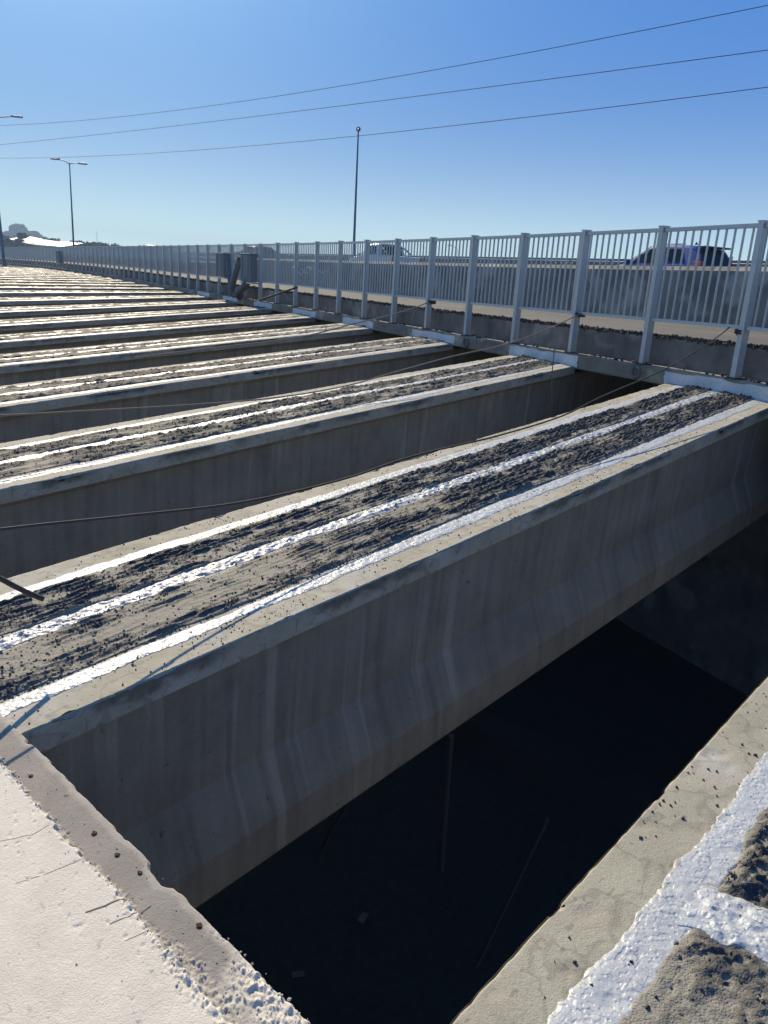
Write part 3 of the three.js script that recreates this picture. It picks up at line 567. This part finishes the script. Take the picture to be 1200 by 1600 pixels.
/* ---------------------------------------------------------------- ropes and cables */
{
  const P = a => a.map(q => V(...q));
  single('safety_rope', tube(P([[8.36, 1.28, -3.06], [8.1, 1.2, -3.05], [6.8, 0.945, -2.95], [5.6, 0.75, -2.95], [5.07, 0.65, -2.95], [4.3, 0.575, -2.97], [3.42, 0.525, -3.0], [2.87, 0.475, -2.98], [2.17, 0.46, -2.97], [1.53, 0.51, -2.95], [1.02, 0.56, -2.92], [0.3, 0.6, -2.88], [-0.4, 0.4, -2.85], [-1.1, -0.07, -2.8]]), 0.006, 160, 7), M.darkRope, 'dark rope strung low over the nearest whole girder from the railing', 'rope');
  single('safety_rope', tube(P([[9.12, 1.27, -5.23], [8.62, 1.08, -5.35], [7.96, 0.9, -5.45], [6.87, 0.74, -5.55], [6.09, 0.61, -5.6], [5.4, 0.49, -5.65], [4.54, 0.42, -5.7], [3.67, 0.41, -5.75], [2.82, 0.42, -5.8], [2.11, 0.43, -5.85], [1.2, 0.45, -5.9], [0.2, 0.3, -5.9], [-0.6, -0.05, -5.9]]), 0.007, 140, 7), M.rope, 'pale brown rope strung from the railing over the third girder', 'rope');
  single('safety_rope', tube(P([[10.5, 1.22, -8.96], [10.21, 1.09, -9.1], [9.45, 0.91, -9.2], [9.04, 0.82, -9.3], [8.29, 0.63, -9.5], [7.7, 0.52, -9.7], [6.8, 0.42, -9.9], [5.5, 0.28, -10.1]]), 0.010, 80, 6), M.rope, 'rope tied to a middle post and running down onto the far girders', 'rope');
  single('rope_end', tube(P([[8.5, 1.05, -5.36], [8.46, 1.1, -5.2], [8.42, 1.0, -5.12], [8.40, 0.8, -5.12], [8.41, 0.57, -5.12], [8.46, 0.3, -5.12], [8.51, 0.09, -5.12]]), 0.007, 40, 6), M.rope, 'loose rope end hanging straight down in front of the third girder', 'rope');
  single('rope_end', tube(P([[10.3, 1.13, -9.05], [10.18, 1.0, -9.05], [10.16, 0.75, -9.06], [10.2, 0.6, -9.06], [10.26, 0.5, -9.08]]), 0.008, 30, 6), M.rope, 'short rope end hanging below the knot on a middle post', 'rope');
  single('rope_end', tube(P([[12.74, 1.22, -15.2], [12.5, 1.12, -15.35], [12.34, 1.03, -15.5], [12.1, 0.86, -15.9]]), 0.022, 20, 6), M.darkRope, 'knotted dark rope stub tied to a far railing post', 'rope');
  // lashings on the posts
  const wrapAt = (z, h, label) => { const c = station(z, 0.075, h), pts = []; for (let i = 0; i <= 36; i++) { const a = i / 36 * Math.PI * 5, t = tangent(z), n = V(-t.z, 0, t.x); pts.push(c.clone().addScaledVector(t, 0.05 * Math.cos(a)).addScaledVector(n, 0.066 * Math.sin(a)).add(V(0, -0.03 + 0.06 * i / 36, 0))); } single('rope_knot', tube(pts, 0.011, 90, 5), M.darkRope, label, 'knot'); };
  wrapAt(-2.95, 0.62, 'dark rope lashing round the railing post at the right edge');
  wrapAt(-5.3, 0.65, 'rope lashing round the post above the third girder end');
  wrapAt(-8.98, 0.62, 'rope lashing round a middle railing post');
  single('rope_end', tube(P([[1.12, 0.28, -2.82], [1.05, 0.33, -2.84], [0.98, 0.39, -2.86], [0.85, 0.49, -2.88], [0.6, 0.6, -2.9], [0.2, 0.5, -2.9], [-0.2, 0.01, -2.9]]), 0.011, 40, 7), M.darkRope, 'dark cable end poking in at the left edge over the nearest girder', 'cable');
  // overhead lines
  const line = (a, b, c, label) => { // through three points, carried on out of the frame
    const q = (k, z) => a[k] * (z - b[2]) * (z - c[2]) / (a[2] - b[2]) / (a[2] - c[2]) + b[k] * (z - a[2]) * (z - c[2]) / (b[2] - a[2]) / (b[2] - c[2]) + c[k] * (z - a[2]) * (z - b[2]) / (c[2] - a[2]) / (c[2] - b[2]);
    const pts = []; for (let z = -96; z <= 12; z += 4) pts.push(V(q(0, z), q(1, z), z)); single('overhead_wire', tube(pts, 0.015, 120, 5), M.wire, label, 'wire', 'overhead wires');
  };
  line([30.85, 12.84, -79.29], [31.9, 11.49, -31.51], [32.48, 11.88, -12.64], 'highest of the three overhead wires crossing the sky');
  line([30.55, 11.17, -78.87], [31.7, 10.41, -31.24], [32.2, 10.32, -12.25], 'middle one of the three overhead wires crossing the sky');
  line([30.34, 10.0, -78.57], [31.41, 8.78, -30.83], [31.97, 9.03, -11.92], 'lowest of the three overhead wires crossing the sky');
}

/* ---------------------------------------------------------------- street lamps */
function lampHead(root, at, dir, over) {
  const s = V(-dir.z, 0, dir.x), up = V(0, 1, 0);
  const h = part(root, 'lamp_head', frameBox(at.clone().addScaledVector(dir, 0.35), dir, up, s, 0.42, 0.06, 0.15, 0.04), M.lamp, over);
  part(root, 'lamp_glass', frameBox(at.clone().addScaledVector(dir, 0.4).add(V(0, -0.066, 0)), dir, up, s, 0.26, 0.01, 0.11), M.galv, h);
  part(root, 'lamp_neck', frameBox(at.clone().addScaledVector(dir, -0.02).add(V(0, 0.03, 0)), dir, up, s, 0.12, 0.07, 0.09, 0.03), M.lamp, h);
}
function lamp(base, top, arms, label, r = 0.1) {
  const root = thing('street_lamp', label, 'street lamp', base, 'street lamps along the road');
  const pole = part(root, 'pole', cyl(base, top, r, r * 0.5, 12), M.lamp);
  part(root, 'base_plate', cyl(base, base.clone().add(V(0, 0.5, 0)), r * 1.5, r * 1.4, 12), M.lamp, pole);
  for (const tip of arms) {
    const d = tip.clone().sub(top); const flat = V(d.x, 0, d.z).normalize(), end = tip.clone().addScaledVector(flat, -0.75);
    const arm = part(root, 'arm', tube([top.clone().add(V(0, -0.1, 0)), top.clone().lerp(end, 0.4).add(V(0, 0.0, 0)), end], 0.04, 12, 7), M.lamp);
    lampHead(root, end, flat, arm);
  }
}
{
  const t1 = tangent(-45), n1 = V(-t1.z, 0, t1.x);
  lamp(V(37.75, 1.75, -39.3), V(39.55, 11.05, -41.25), [V(39.55, 11.15, -41.25).add(V(1.15, 0.12, -1.2))], 'tall street lamp seen end on, standing behind the railing in the middle');
  lamp(V(36.33, 1.6, -77.6), V(37.6, 10.66, -80.2), [V(36.43, 10.95, -81.63), V(38.8, 10.66, -78.96)], 'double-armed street lamp beyond the railing at the left');
  lamp(V(27.05, 0.4, -70.9), V(28.1, 12.55, -74.5), [V(30.15, 12.85, -72.6)], 'street lamp cut off by the left edge, only its pole and arm tip showing', 0.13);
  lamp(V(131, -5.6, -106.2), V(132.16, 8.3, -106.49), [V(130.2, 8.9, -107.6)], 'tiny far street lamp seen through the railing bars');
}

/* ---------------------------------------------------------------- vehicles */
function quadGeo(pts) { const g = new THREE.BufferGeometry(), c = []; for (let i = 1; i + 1 < pts.length; i++) c.push(...pts[0], ...pts[i], ...pts[i + 1]); g.setAttribute('position', new THREE.Float32BufferAttribute(c, 3)); g.setAttribute('uv', new THREE.Float32BufferAttribute(new Array(c.length / 3 * 2).fill(0), 2)); g.setIndex([...Array(c.length / 3).keys()]); g.computeVertexNormals(); return g; }
function loft(sections) { // each section: ring of points; ends closed
  const n = sections[0].length, gs = [];
  for (let k = 0; k < n; k++) gs.push(grid(sections.length - 1, 1, (i, j) => { const p = sections[i][(k + j) % n]; return [p[0], p[1], p[2], 0, 0]; }));
  gs.push(quadGeo(sections[0]), quadGeo(sections[sections.length - 1])); return mergeGeometries(gs.map(g => g.toNonIndexed ? g : g));
}
const paintOf = (r, g, b) => new THREE.MeshPhysicalMaterial({ color: new THREE.Color().setRGB(r, g, b), roughness: 0.45, metalness: 0, clearcoat: 0.4, clearcoatRoughness: 0.1 });
const carGlass = new THREE.MeshPhysicalMaterial({ color: new THREE.Color().setRGB(0.012, 0.015, 0.018), roughness: 0.12, specularIntensity: 0.35 });
const tyreM = std({ color: new THREE.Color().setRGB(0.02, 0.02, 0.02) }), rimM = std({ color: new THREE.Color().setRGB(0.4, 0.4, 0.42), roughness: 0.3, metalness: 0.8 });
const redM = new THREE.MeshPhysicalMaterial({ color: new THREE.Color().setRGB(0.45, 0.015, 0.02), roughness: 0.25, clearcoat: 1 });
const clearM = std({ color: new THREE.Color().setRGB(0.7, 0.72, 0.74), roughness: 0.2 });
/* x runs forward, y up, z to the right-hand side */
function car(spec, z, o, label, name, category) {
  const road = station(z, o, 0); road.y = YC(z) + 0.56 + 0.0271 * (o - 1.9) + 0.004;
  const t = tangent(z), root = thing(name, label, category, road, 'vehicles on the bridge');
  root.rotation.y = Math.atan2(-t.z, t.x);
  const add = (nm, g, m, over = root) => { const q = new THREE.Mesh(g, m); q.name = nm; q.castShadow = q.receiveShadow = true; over.add(q); return q; };
  const sec = (x, y0, y1, w, y2, w2) => [[x, y0, -w * 0.94], [x, y0 + 0.18, -w], [x, y1 - 0.12, -w], [x, y1, -w2 || -w], [x, y2, -(w2 || w) * 0.8], [x, y2 + 0.015, 0], [x, y2, (w2 || w) * 0.8], [x, y1, w2 || w], [x, y1 - 0.12, w], [x, y0 + 0.18, w], [x, y0, w * 0.94]];
  const body = add('body', loft(spec.body.map(b => sec(...b))), spec.paint);
  // cabin: stations of [x, belt, roof, half width below, half width above]
  const cab = add('cabin', loft(spec.cabin.map(([x, yb, yr, wb, wr]) => [[x, yb, -wb], [x, lerp(yb, yr, 0.86), -lerp(wb, wr, 0.86)], [x, yr, -wr * 0.86], [x, yr + 0.02, 0], [x, yr, wr * 0.86], [x, lerp(yb, yr, 0.86), lerp(wb, wr, 0.86)], [x, yb, wb]])), spec.paint);
  const wAt = (x, f) => { const c = spec.cabin; let i = 0; while (i < c.length - 2 && x > c[i + 1][0]) i++; const k = clamp((x - c[i][0]) / (c[i + 1][0] - c[i][0])); const L = q => lerp(c[i][q], c[i + 1][q], k); return [lerp(L(1), L(2), f), lerp(L(3), L(4), f) + 0.012]; };
  for (const sgn of [-1, 1]) for (const [a, b, f0, f1, a2, b2] of spec.side) { // side windows
    const q = [[a, f0], [b, f0], [b2 ?? b, f1], [a2 ?? a, f1]].map(([x, f]) => { const [y, w] = wAt(x, f); return [x, y, sgn * w]; });
    add('window', quadGeo(sgn < 0 ? q : q.reverse()), carGlass, cab);
  }
  for (const [pts, nm] of spec.screens) add(nm, quadGeo(pts), carGlass, cab);
  for (const x of spec.axles) for (const sgn of [-1, 1]) {
    const g = new THREE.TorusGeometry(spec.wheel - 0.09, 0.1, 8, 20); g.translate(x, spec.wheel, sgn * (spec.half - 0.12)); const w = add('wheel', g, tyreM);
    const rim = new THREE.CylinderGeometry(spec.wheel - 0.12, spec.wheel - 0.12, 0.14, 16); rim.rotateX(Math.PI / 2); rim.translate(x, spec.wheel, sgn * (spec.half - 0.12)); add('rim', rim, rimM, w);
  }
  for (const sgn of [-1, 1]) {
    for (const [x, y, zz, lx, ly, lz] of spec.tail) { const g = new RoundedBoxGeometry(lx, ly, lz, 1, 0.02); g.translate(x, y, sgn * zz); add('tail_light', g, redM); }
    const hl = new RoundedBoxGeometry(0.3, 0.14, 0.4, 1, 0.03); hl.translate(spec.front - 0.12, spec.hl, sgn * (spec.half - 0.3)); add('headlight', hl, clearM);
    const mi = new RoundedBoxGeometry(0.14, 0.15, 0.2, 1, 0.04); mi.translate(spec.mirror, spec.belt + 0.08, sgn * (spec.half + 0.08)); add('mirror', mi, spec.paint);
    const hd = new RoundedBoxGeometry(0.18, 0.03, 0.03, 1, 0.01); hd.translate(spec.mirror - 1.0, spec.belt - 0.1, sgn * (spec.half + 0.012)); add('door_handle', hd, M.dark);
  }
  return { root, add };
}
function suv(paint) {
  return {
    paint, wheel: 0.34, half: 0.9, axles: [1.35, -1.3], front: 2.2, hl: 0.78, belt: 1.0, mirror: 0.75,
    body: [[-2.18, 0.45, 0.92, 0.72, 0.98], [-2.1, 0.32, 0.98, 0.86, 1.05], [-1.6, 0.26, 1.02, 0.9, 1.06], [0.6, 0.26, 1.0, 0.91, 1.04], [0.95, 0.26, 0.97, 0.9, 1.04], [1.7, 0.3, 0.86, 0.88, 0.96], [2.1, 0.36, 0.74, 0.8, 0.84], [2.24, 0.45, 0.66, 0.62, 0.74]],
    cabin: [[-2.12, 0.98, 1.02, 0.8, 0.78], [-1.82, 1.0, 1.5, 0.84, 0.66], [-1.5, 1.01, 1.61, 0.86, 0.66], [-0.6, 1.01, 1.66, 0.87, 0.67], [0.1, 1.01, 1.6, 0.87, 0.67], [0.55, 1.01, 1.36, 0.87, 0.72], [1.05, 1.0, 1.04, 0.86, 0.84]],
    side: [[-1.55, -0.78, 0.14, 0.78, -1.3, -0.8], [-0.7, 0.25, 0.1, 0.82, -0.72, 0.05], [0.3, 0.72, 0.1, 0.72, 0.12, 0.4]],
    screens: [[[[-2.11, 1.06, -0.62], [-2.11, 1.06, 0.62], [-1.86, 1.5, 0.5], [-1.86, 1.5, -0.5]], 'rear_window'], [[[1.02, 1.08, 0.68], [1.02, 1.08, -0.68], [0.2, 1.6, -0.55], [0.2, 1.6, 0.55]], 'windscreen']],
    tail: [[-2.02, 1.06, 0.74, 0.32, 0.16, 0.2], [-1.96, 1.24, 0.72, 0.1, 0.26, 0.07]],
  };
}
{
  const blue = paintOf(0.008, 0.05, 0.27);
  const { add } = car(suv(blue), -16.2, 13.4, 'blue sport utility car on the road behind the railing at the right', 'blue_car', 'car');
  const spo = new RoundedBoxGeometry(0.35, 0.05, 1.16, 1, 0.02); spo.translate(-1.86, 1.58, 0); add('spoiler', spo, M.dark);
  for (const s of [-1, 1]) { const rr = new RoundedBoxGeometry(1.1, 0.03, 0.03, 1, 0.012); rr.translate(-0.65, 1.665, s * 0.5); add('roof_rail', rr, M.dark); }
  const fin = new THREE.ConeGeometry(0.04, 0.1, 8); fin.scale(2.2, 1, 0.6); fin.translate(-1.15, 1.72, 0); add('roof_fin', fin, blue);
}
{
  const white = paintOf(0.62, 0.63, 0.64);
  const spec = {
    paint: white, wheel: 0.38, half: 0.92, axles: [1.6, -1.55], front: 2.6, hl: 0.95, belt: 1.12, mirror: 0.95,
    body: [[-2.62, 0.55, 1.1, 0.84, 1.12], [-2.5, 0.45, 1.14, 0.9, 1.15], [-0.9, 0.4, 1.14, 0.92, 1.15], [1.1, 0.4, 1.12, 0.92, 1.16], [2.0, 0.42, 1.04, 0.9, 1.12], [2.5, 0.48, 0.92, 0.84, 1.0], [2.62, 0.55, 0.82, 0.7, 0.9]],
    cabin: [[-0.95, 1.13, 1.2, 0.86, 0.84], [-0.8, 1.13, 1.76, 0.88, 0.7], [-0.2, 1.13, 1.81, 0.88, 0.71], [0.4, 1.13, 1.76, 0.88, 0.71], [0.75, 1.13, 1.5, 0.88, 0.76], [1.3, 1.12, 1.17, 0.87, 0.85]],
    side: [[-0.72, -0.02, 0.12, 0.82, -0.66, -0.04], [0.05, 0.6, 0.12, 0.82, 0.03, 0.34]],
    screens: [[[[-0.955, 1.22, -0.66], [-0.955, 1.22, 0.66], [-0.84, 1.72, 0.56], [-0.84, 1.72, -0.56]], 'rear_window'], [[[1.27, 1.2, 0.7], [1.27, 1.2, -0.7], [0.52, 1.74, -0.58], [0.52, 1.74, 0.58]], 'windscreen']],
    tail: [[-2.6, 0.98, 0.82, 0.1, 0.34, 0.16]],
  };
  const { add } = car(spec, -35.0, 13.2, 'white pickup truck on the road seen through the middle of the railing', 'pickup_truck', 'pickup truck');
  for (const s of [-1, 1]) add('roll_bar', tube([V(-2.0, 1.15, s * 0.75), V(-1.3, 1.5, s * 0.7), V(-1.0, 1.62, s * 0.66)], 0.04, 12, 6), M.dark);
  add('roll_bar', cyl(V(-1.05, 1.62, -0.66), V(-1.05, 1.62, 0.66), 0.04, 0.04), M.dark);
}
car(suv(paintOf(0.03, 0.04, 0.045)), -48.5, 11.0, 'dark car on the road behind the right utility box', 'dark_car', 'car');
car(suv(paintOf(0.05, 0.055, 0.06)), -66.5, 9.0, 'small dark car far down the road behind the pipe bundle', 'dark_car', 'car');

/* ---------------------------------------------------------------- hillside, building, trees */
{
  const hillY = (x, z) => { const a = (x - 150) / 70, b = (z + 330) / 110; return -5.6 + 9.4 * Math.exp(-(a * a * a * a) - b * b * b * b) * (0.8 + 0.4 * fbm(x * 0.03, z * 0.03, 901, 3)); };
  structure('hill', grid(60, 60, (i, j) => { const x = lerp(0, 300, i / 60), z = lerp(-140, -520, j / 60); return [x, hillY(x, z) - 0.05, z, x / 2, z / 2]; }), M.grass);
  const ridge = (x0, z0, x1, z1, h, seed, name) => structure(name, grid(80, 10, (i, j) => { const t = i / 80, s = j / 10 - 0.5, prof = Math.sin(Math.PI * t) ** 0.6 * (0.45 + 0.9 * fbm(t * 6, 1, seed, 4)); const dx = z1 - z0, dz = x0 - x1, L = Math.hypot(dx, dz); return [lerp(x0, x1, t) + dx / L * s * 160, -6 + h * prof * Math.cos(Math.PI * s) , lerp(z0, z1, t) + dz / L * s * 160, t * 50, s]; }), M.farHill);
  ridge(330, -640, 640, -470, 26, 911, 'hills');
  // leaf clumps
  const leaf = (() => { const gs = []; const r = rng(921); for (let i = 0; i < 7; i++) { const g = new THREE.PlaneGeometry(1, 0.8); g.rotateX(r() * 6); g.rotateY(r() * 6); g.translate(r() - 0.5, r() - 0.5, r() - 0.5); gs.push(g); } return mergeGeometries(gs); })();
  const wood = (name, list, label) => { const m = new THREE.InstancedMesh(leaf, M.foliage, list.length), q = new THREE.Quaternion(), e = new THREE.Euler(), r = rng(931), X = new THREE.Matrix4(); list.forEach(([x, y, z, s], i) => { e.set(r() * 6, r() * 6, r() * 6); q.setFromEuler(e); X.compose(V(x, y, z), q, V(s, s, s)); m.setMatrixAt(i, X); const k = 0.6 + 0.8 * r(); m.setColorAt(i, new THREE.Color().setRGB(k, k, k * 0.9)); }); m.name = numbered(name); m.userData = { kind: 'stuff', label }; scene.add(m); };
  const r = rng(941), list = [];
  for (let k = 0; k < 90; k++) { const x = 95 + 90 * r(), z = -300 - 70 * r() - (x - 95) * 0.05, h = 2.5 + 3.0 * r(), w = 1.8 + 1.8 * r(); const y0 = hillY(x, z); for (let i = 0; i < 70; i++) { const a = r() * 6.283, q = Math.sqrt(r()), yy = r(); const rad = w * q * Math.sqrt(1 - (yy - 0.45) ** 2 * 2.2); list.push([x + Math.cos(a) * rad, y0 + h * (0.1 + yy * 0.95), z + Math.sin(a) * rad, 0.5 + 0.7 * r()]); } }
  wood('hillside_wood', list, 'dark wood covering the hillside at the left');
  // large far trees
  [[389, -1004, 17, 10], [400, -998, 25, 12], [413, -986, 19, 11], [421, -977, 14, 8]].forEach(([x, z, h, w], k) => {
    const y0 = 6.0, root = thing('far_tree', `hazy blue tree on the skyline at the left, ${ORD[k]} from the left edge`, 'tree', V(x, y0, z), 'hazy skyline trees');
    part(root, 'trunk', cyl(V(x, y0 - 6, z), V(x, y0 + h * 0.7, z), 0.9, 0.3, 8), M.bark);
    const gs = [], rr = rng(951 + k);
    for (let i = 0; i < 420; i++) { const a = rr() * 6.283, q = Math.sqrt(rr()), yy = rr(), rad = w * q * Math.sqrt(Math.max(0, 1 - (yy - 0.4) ** 2 * 2.4)) * (0.7 + 0.5 * vn(a * 2, yy * 4, 961 + k)); const g = leaf.clone(); const s = 1.8 + 2.4 * rr(); g.scale(s, s, s); g.rotateY(rr() * 6); g.translate(x + Math.cos(a) * rad, y0 + h * (0.25 + 0.95 * yy), z + Math.sin(a) * rad); gs.push(g); }
    part(root, 'crown', mergeGeometries(gs), M.foliage);
  });
  structure('hill', grid(20, 20, (i, j) => { const x = lerp(240, 560, i / 20), z = lerp(-850, -1000, j / 20), a = (x - 405) / 80, b = (z + 990) / 60; return [x, -6 + 16 * Math.exp(-a * a - b * b), z, x / 2, z / 2]; }), M.grass);
  // long building with a white roof
  const A = V(131.4, 6.0, -320), B = V(121.8, 4.0, -254), ax = B.clone().sub(A); ax.y = 0; const L = ax.length(); ax.normalize(); const nr = V(-ax.z, 0, ax.x), up = V(0, 1, 0);
  const root = thing('long_building', 'long low building with a bright white roof on the hillside', 'building', V(126.6, 1.0, -287));
  const ridgeY = u => lerp(9.0, 6.6, u), w = 7, at = (u, s, y) => V(lerp(A.x, B.x, u) + nr.x * s * w, y, lerp(A.z, B.z, u) + nr.z * s * w);
  part(root, 'wall', mergeGeometries([-1, 1].map(s => quadGeo([at(0, s * 0.92, -2), at(1, s * 0.92, -2), at(1, s * 0.92, ridgeY(1) - 1.5), at(0, s * 0.92, ridgeY(0) - 1.5)].map(p => p.toArray()))).concat([0, 1].map(u => quadGeo([at(u, -0.92, -2), at(u, 0.92, -2), at(u, 0.92, ridgeY(u) - 1.5), at(u, 0, ridgeY(u) - 0.1), at(u, -0.92, ridgeY(u) - 1.5)].map(p => p.toArray()))))), M.wallPaint);
  const roofG = [-1, 1].map(s => grid(12, 3, (i, j) => { const u = lerp(-0.02, 1.02, i / 12), p = at(u, s * j / 3, ridgeY(u) - 1.6 * j / 3 + 0.25 * Math.cos(u * 6.283)); return [p.x, p.y, p.z, 0, 0]; }));
  const roof = part(root, 'roof', mergeGeometries(roofG), M.whiteRoof);
  for (const u of [0.05, 0.35, 0.62, 0.93]) part(root, 'roof_vent', frameBox(at(u, 0, ridgeY(u) + 0.35), ax, up, nr, 0.4, 0.45, 0.4), M.wallPaint, roof);
  for (let k = 0; k < 12; k++) for (const s of [-1, 1]) part(root, 'window', frameBox(at(0.06 + k * 0.08, s * 0.925, ridgeY(k / 12) - 2.8), ax, up, nr, 1.4, 0.6, 0.05), M.dark);
  const mast = single('mast', cyl(V(150, 0, -300), V(150, 12.5, -300), 0.12, 0.06, 6), M.lamp, 'thin mast on the hillside right of the white-roofed building', 'mast'); void mast;
}

/* ---------------------------------------------------------------- in the dark below */
{
  const pole = (a, b, r, label) => single('timber_pole', cyl(V(...a), V(...b), r, r * 0.85, 8), M.wood, label, 'pole', 'poles lying in the pit');
  pole([5.61, -5.6, -6.01], [4.56, -3.2, -4.4], 0.028, 'leftmost of three thin poles in the dark pit');
  pole([6.57, -5.6, -4.74], [6.0, -3.2, -4.37], 0.036, 'upright middle pole of three in the dark pit');
  pole([5.74, -5.6, -3.55], [5.61, -3.2, -2.89], 0.022, 'long slanting pole at the right in the dark pit');
  const scrap = (x, z, a, b, seed, label) => { const r = rng(seed), g = new THREE.BoxGeometry(a, 0.02, b, 3, 1, 3), p = g.attributes.position; for (let i = 0; i < p.count; i++) p.setY(i, p.getY(i) + 0.05 * Math.sin(p.getX(i) * 9 + seed) + 0.03); g.rotateY(r() * 3); g.translate(x, -5.58, z); g.computeVertexNormals(); single('scrap_sheet', g, M.card, label, 'scrap', 'scraps on the pit floor'); };
  scrap(5.25, -4.82, 0.16, 0.08, 1001, 'pale scrap lying on the pit floor, middle one');
  scrap(4.26, -4.8, 0.08, 0.13, 1003, 'small pale scrap on the pit floor near the slab edge');
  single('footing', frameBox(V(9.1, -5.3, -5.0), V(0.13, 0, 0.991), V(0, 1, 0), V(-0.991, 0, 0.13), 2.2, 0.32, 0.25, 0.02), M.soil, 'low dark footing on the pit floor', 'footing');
}
scene.fog = new THREE.FogExp2(0xc4dbf3, 0.0008);
scene.traverse(o => { if (o.isMesh) { o.castShadow = true; o.receiveShadow = true; } });
renderer.render(scene, camera);
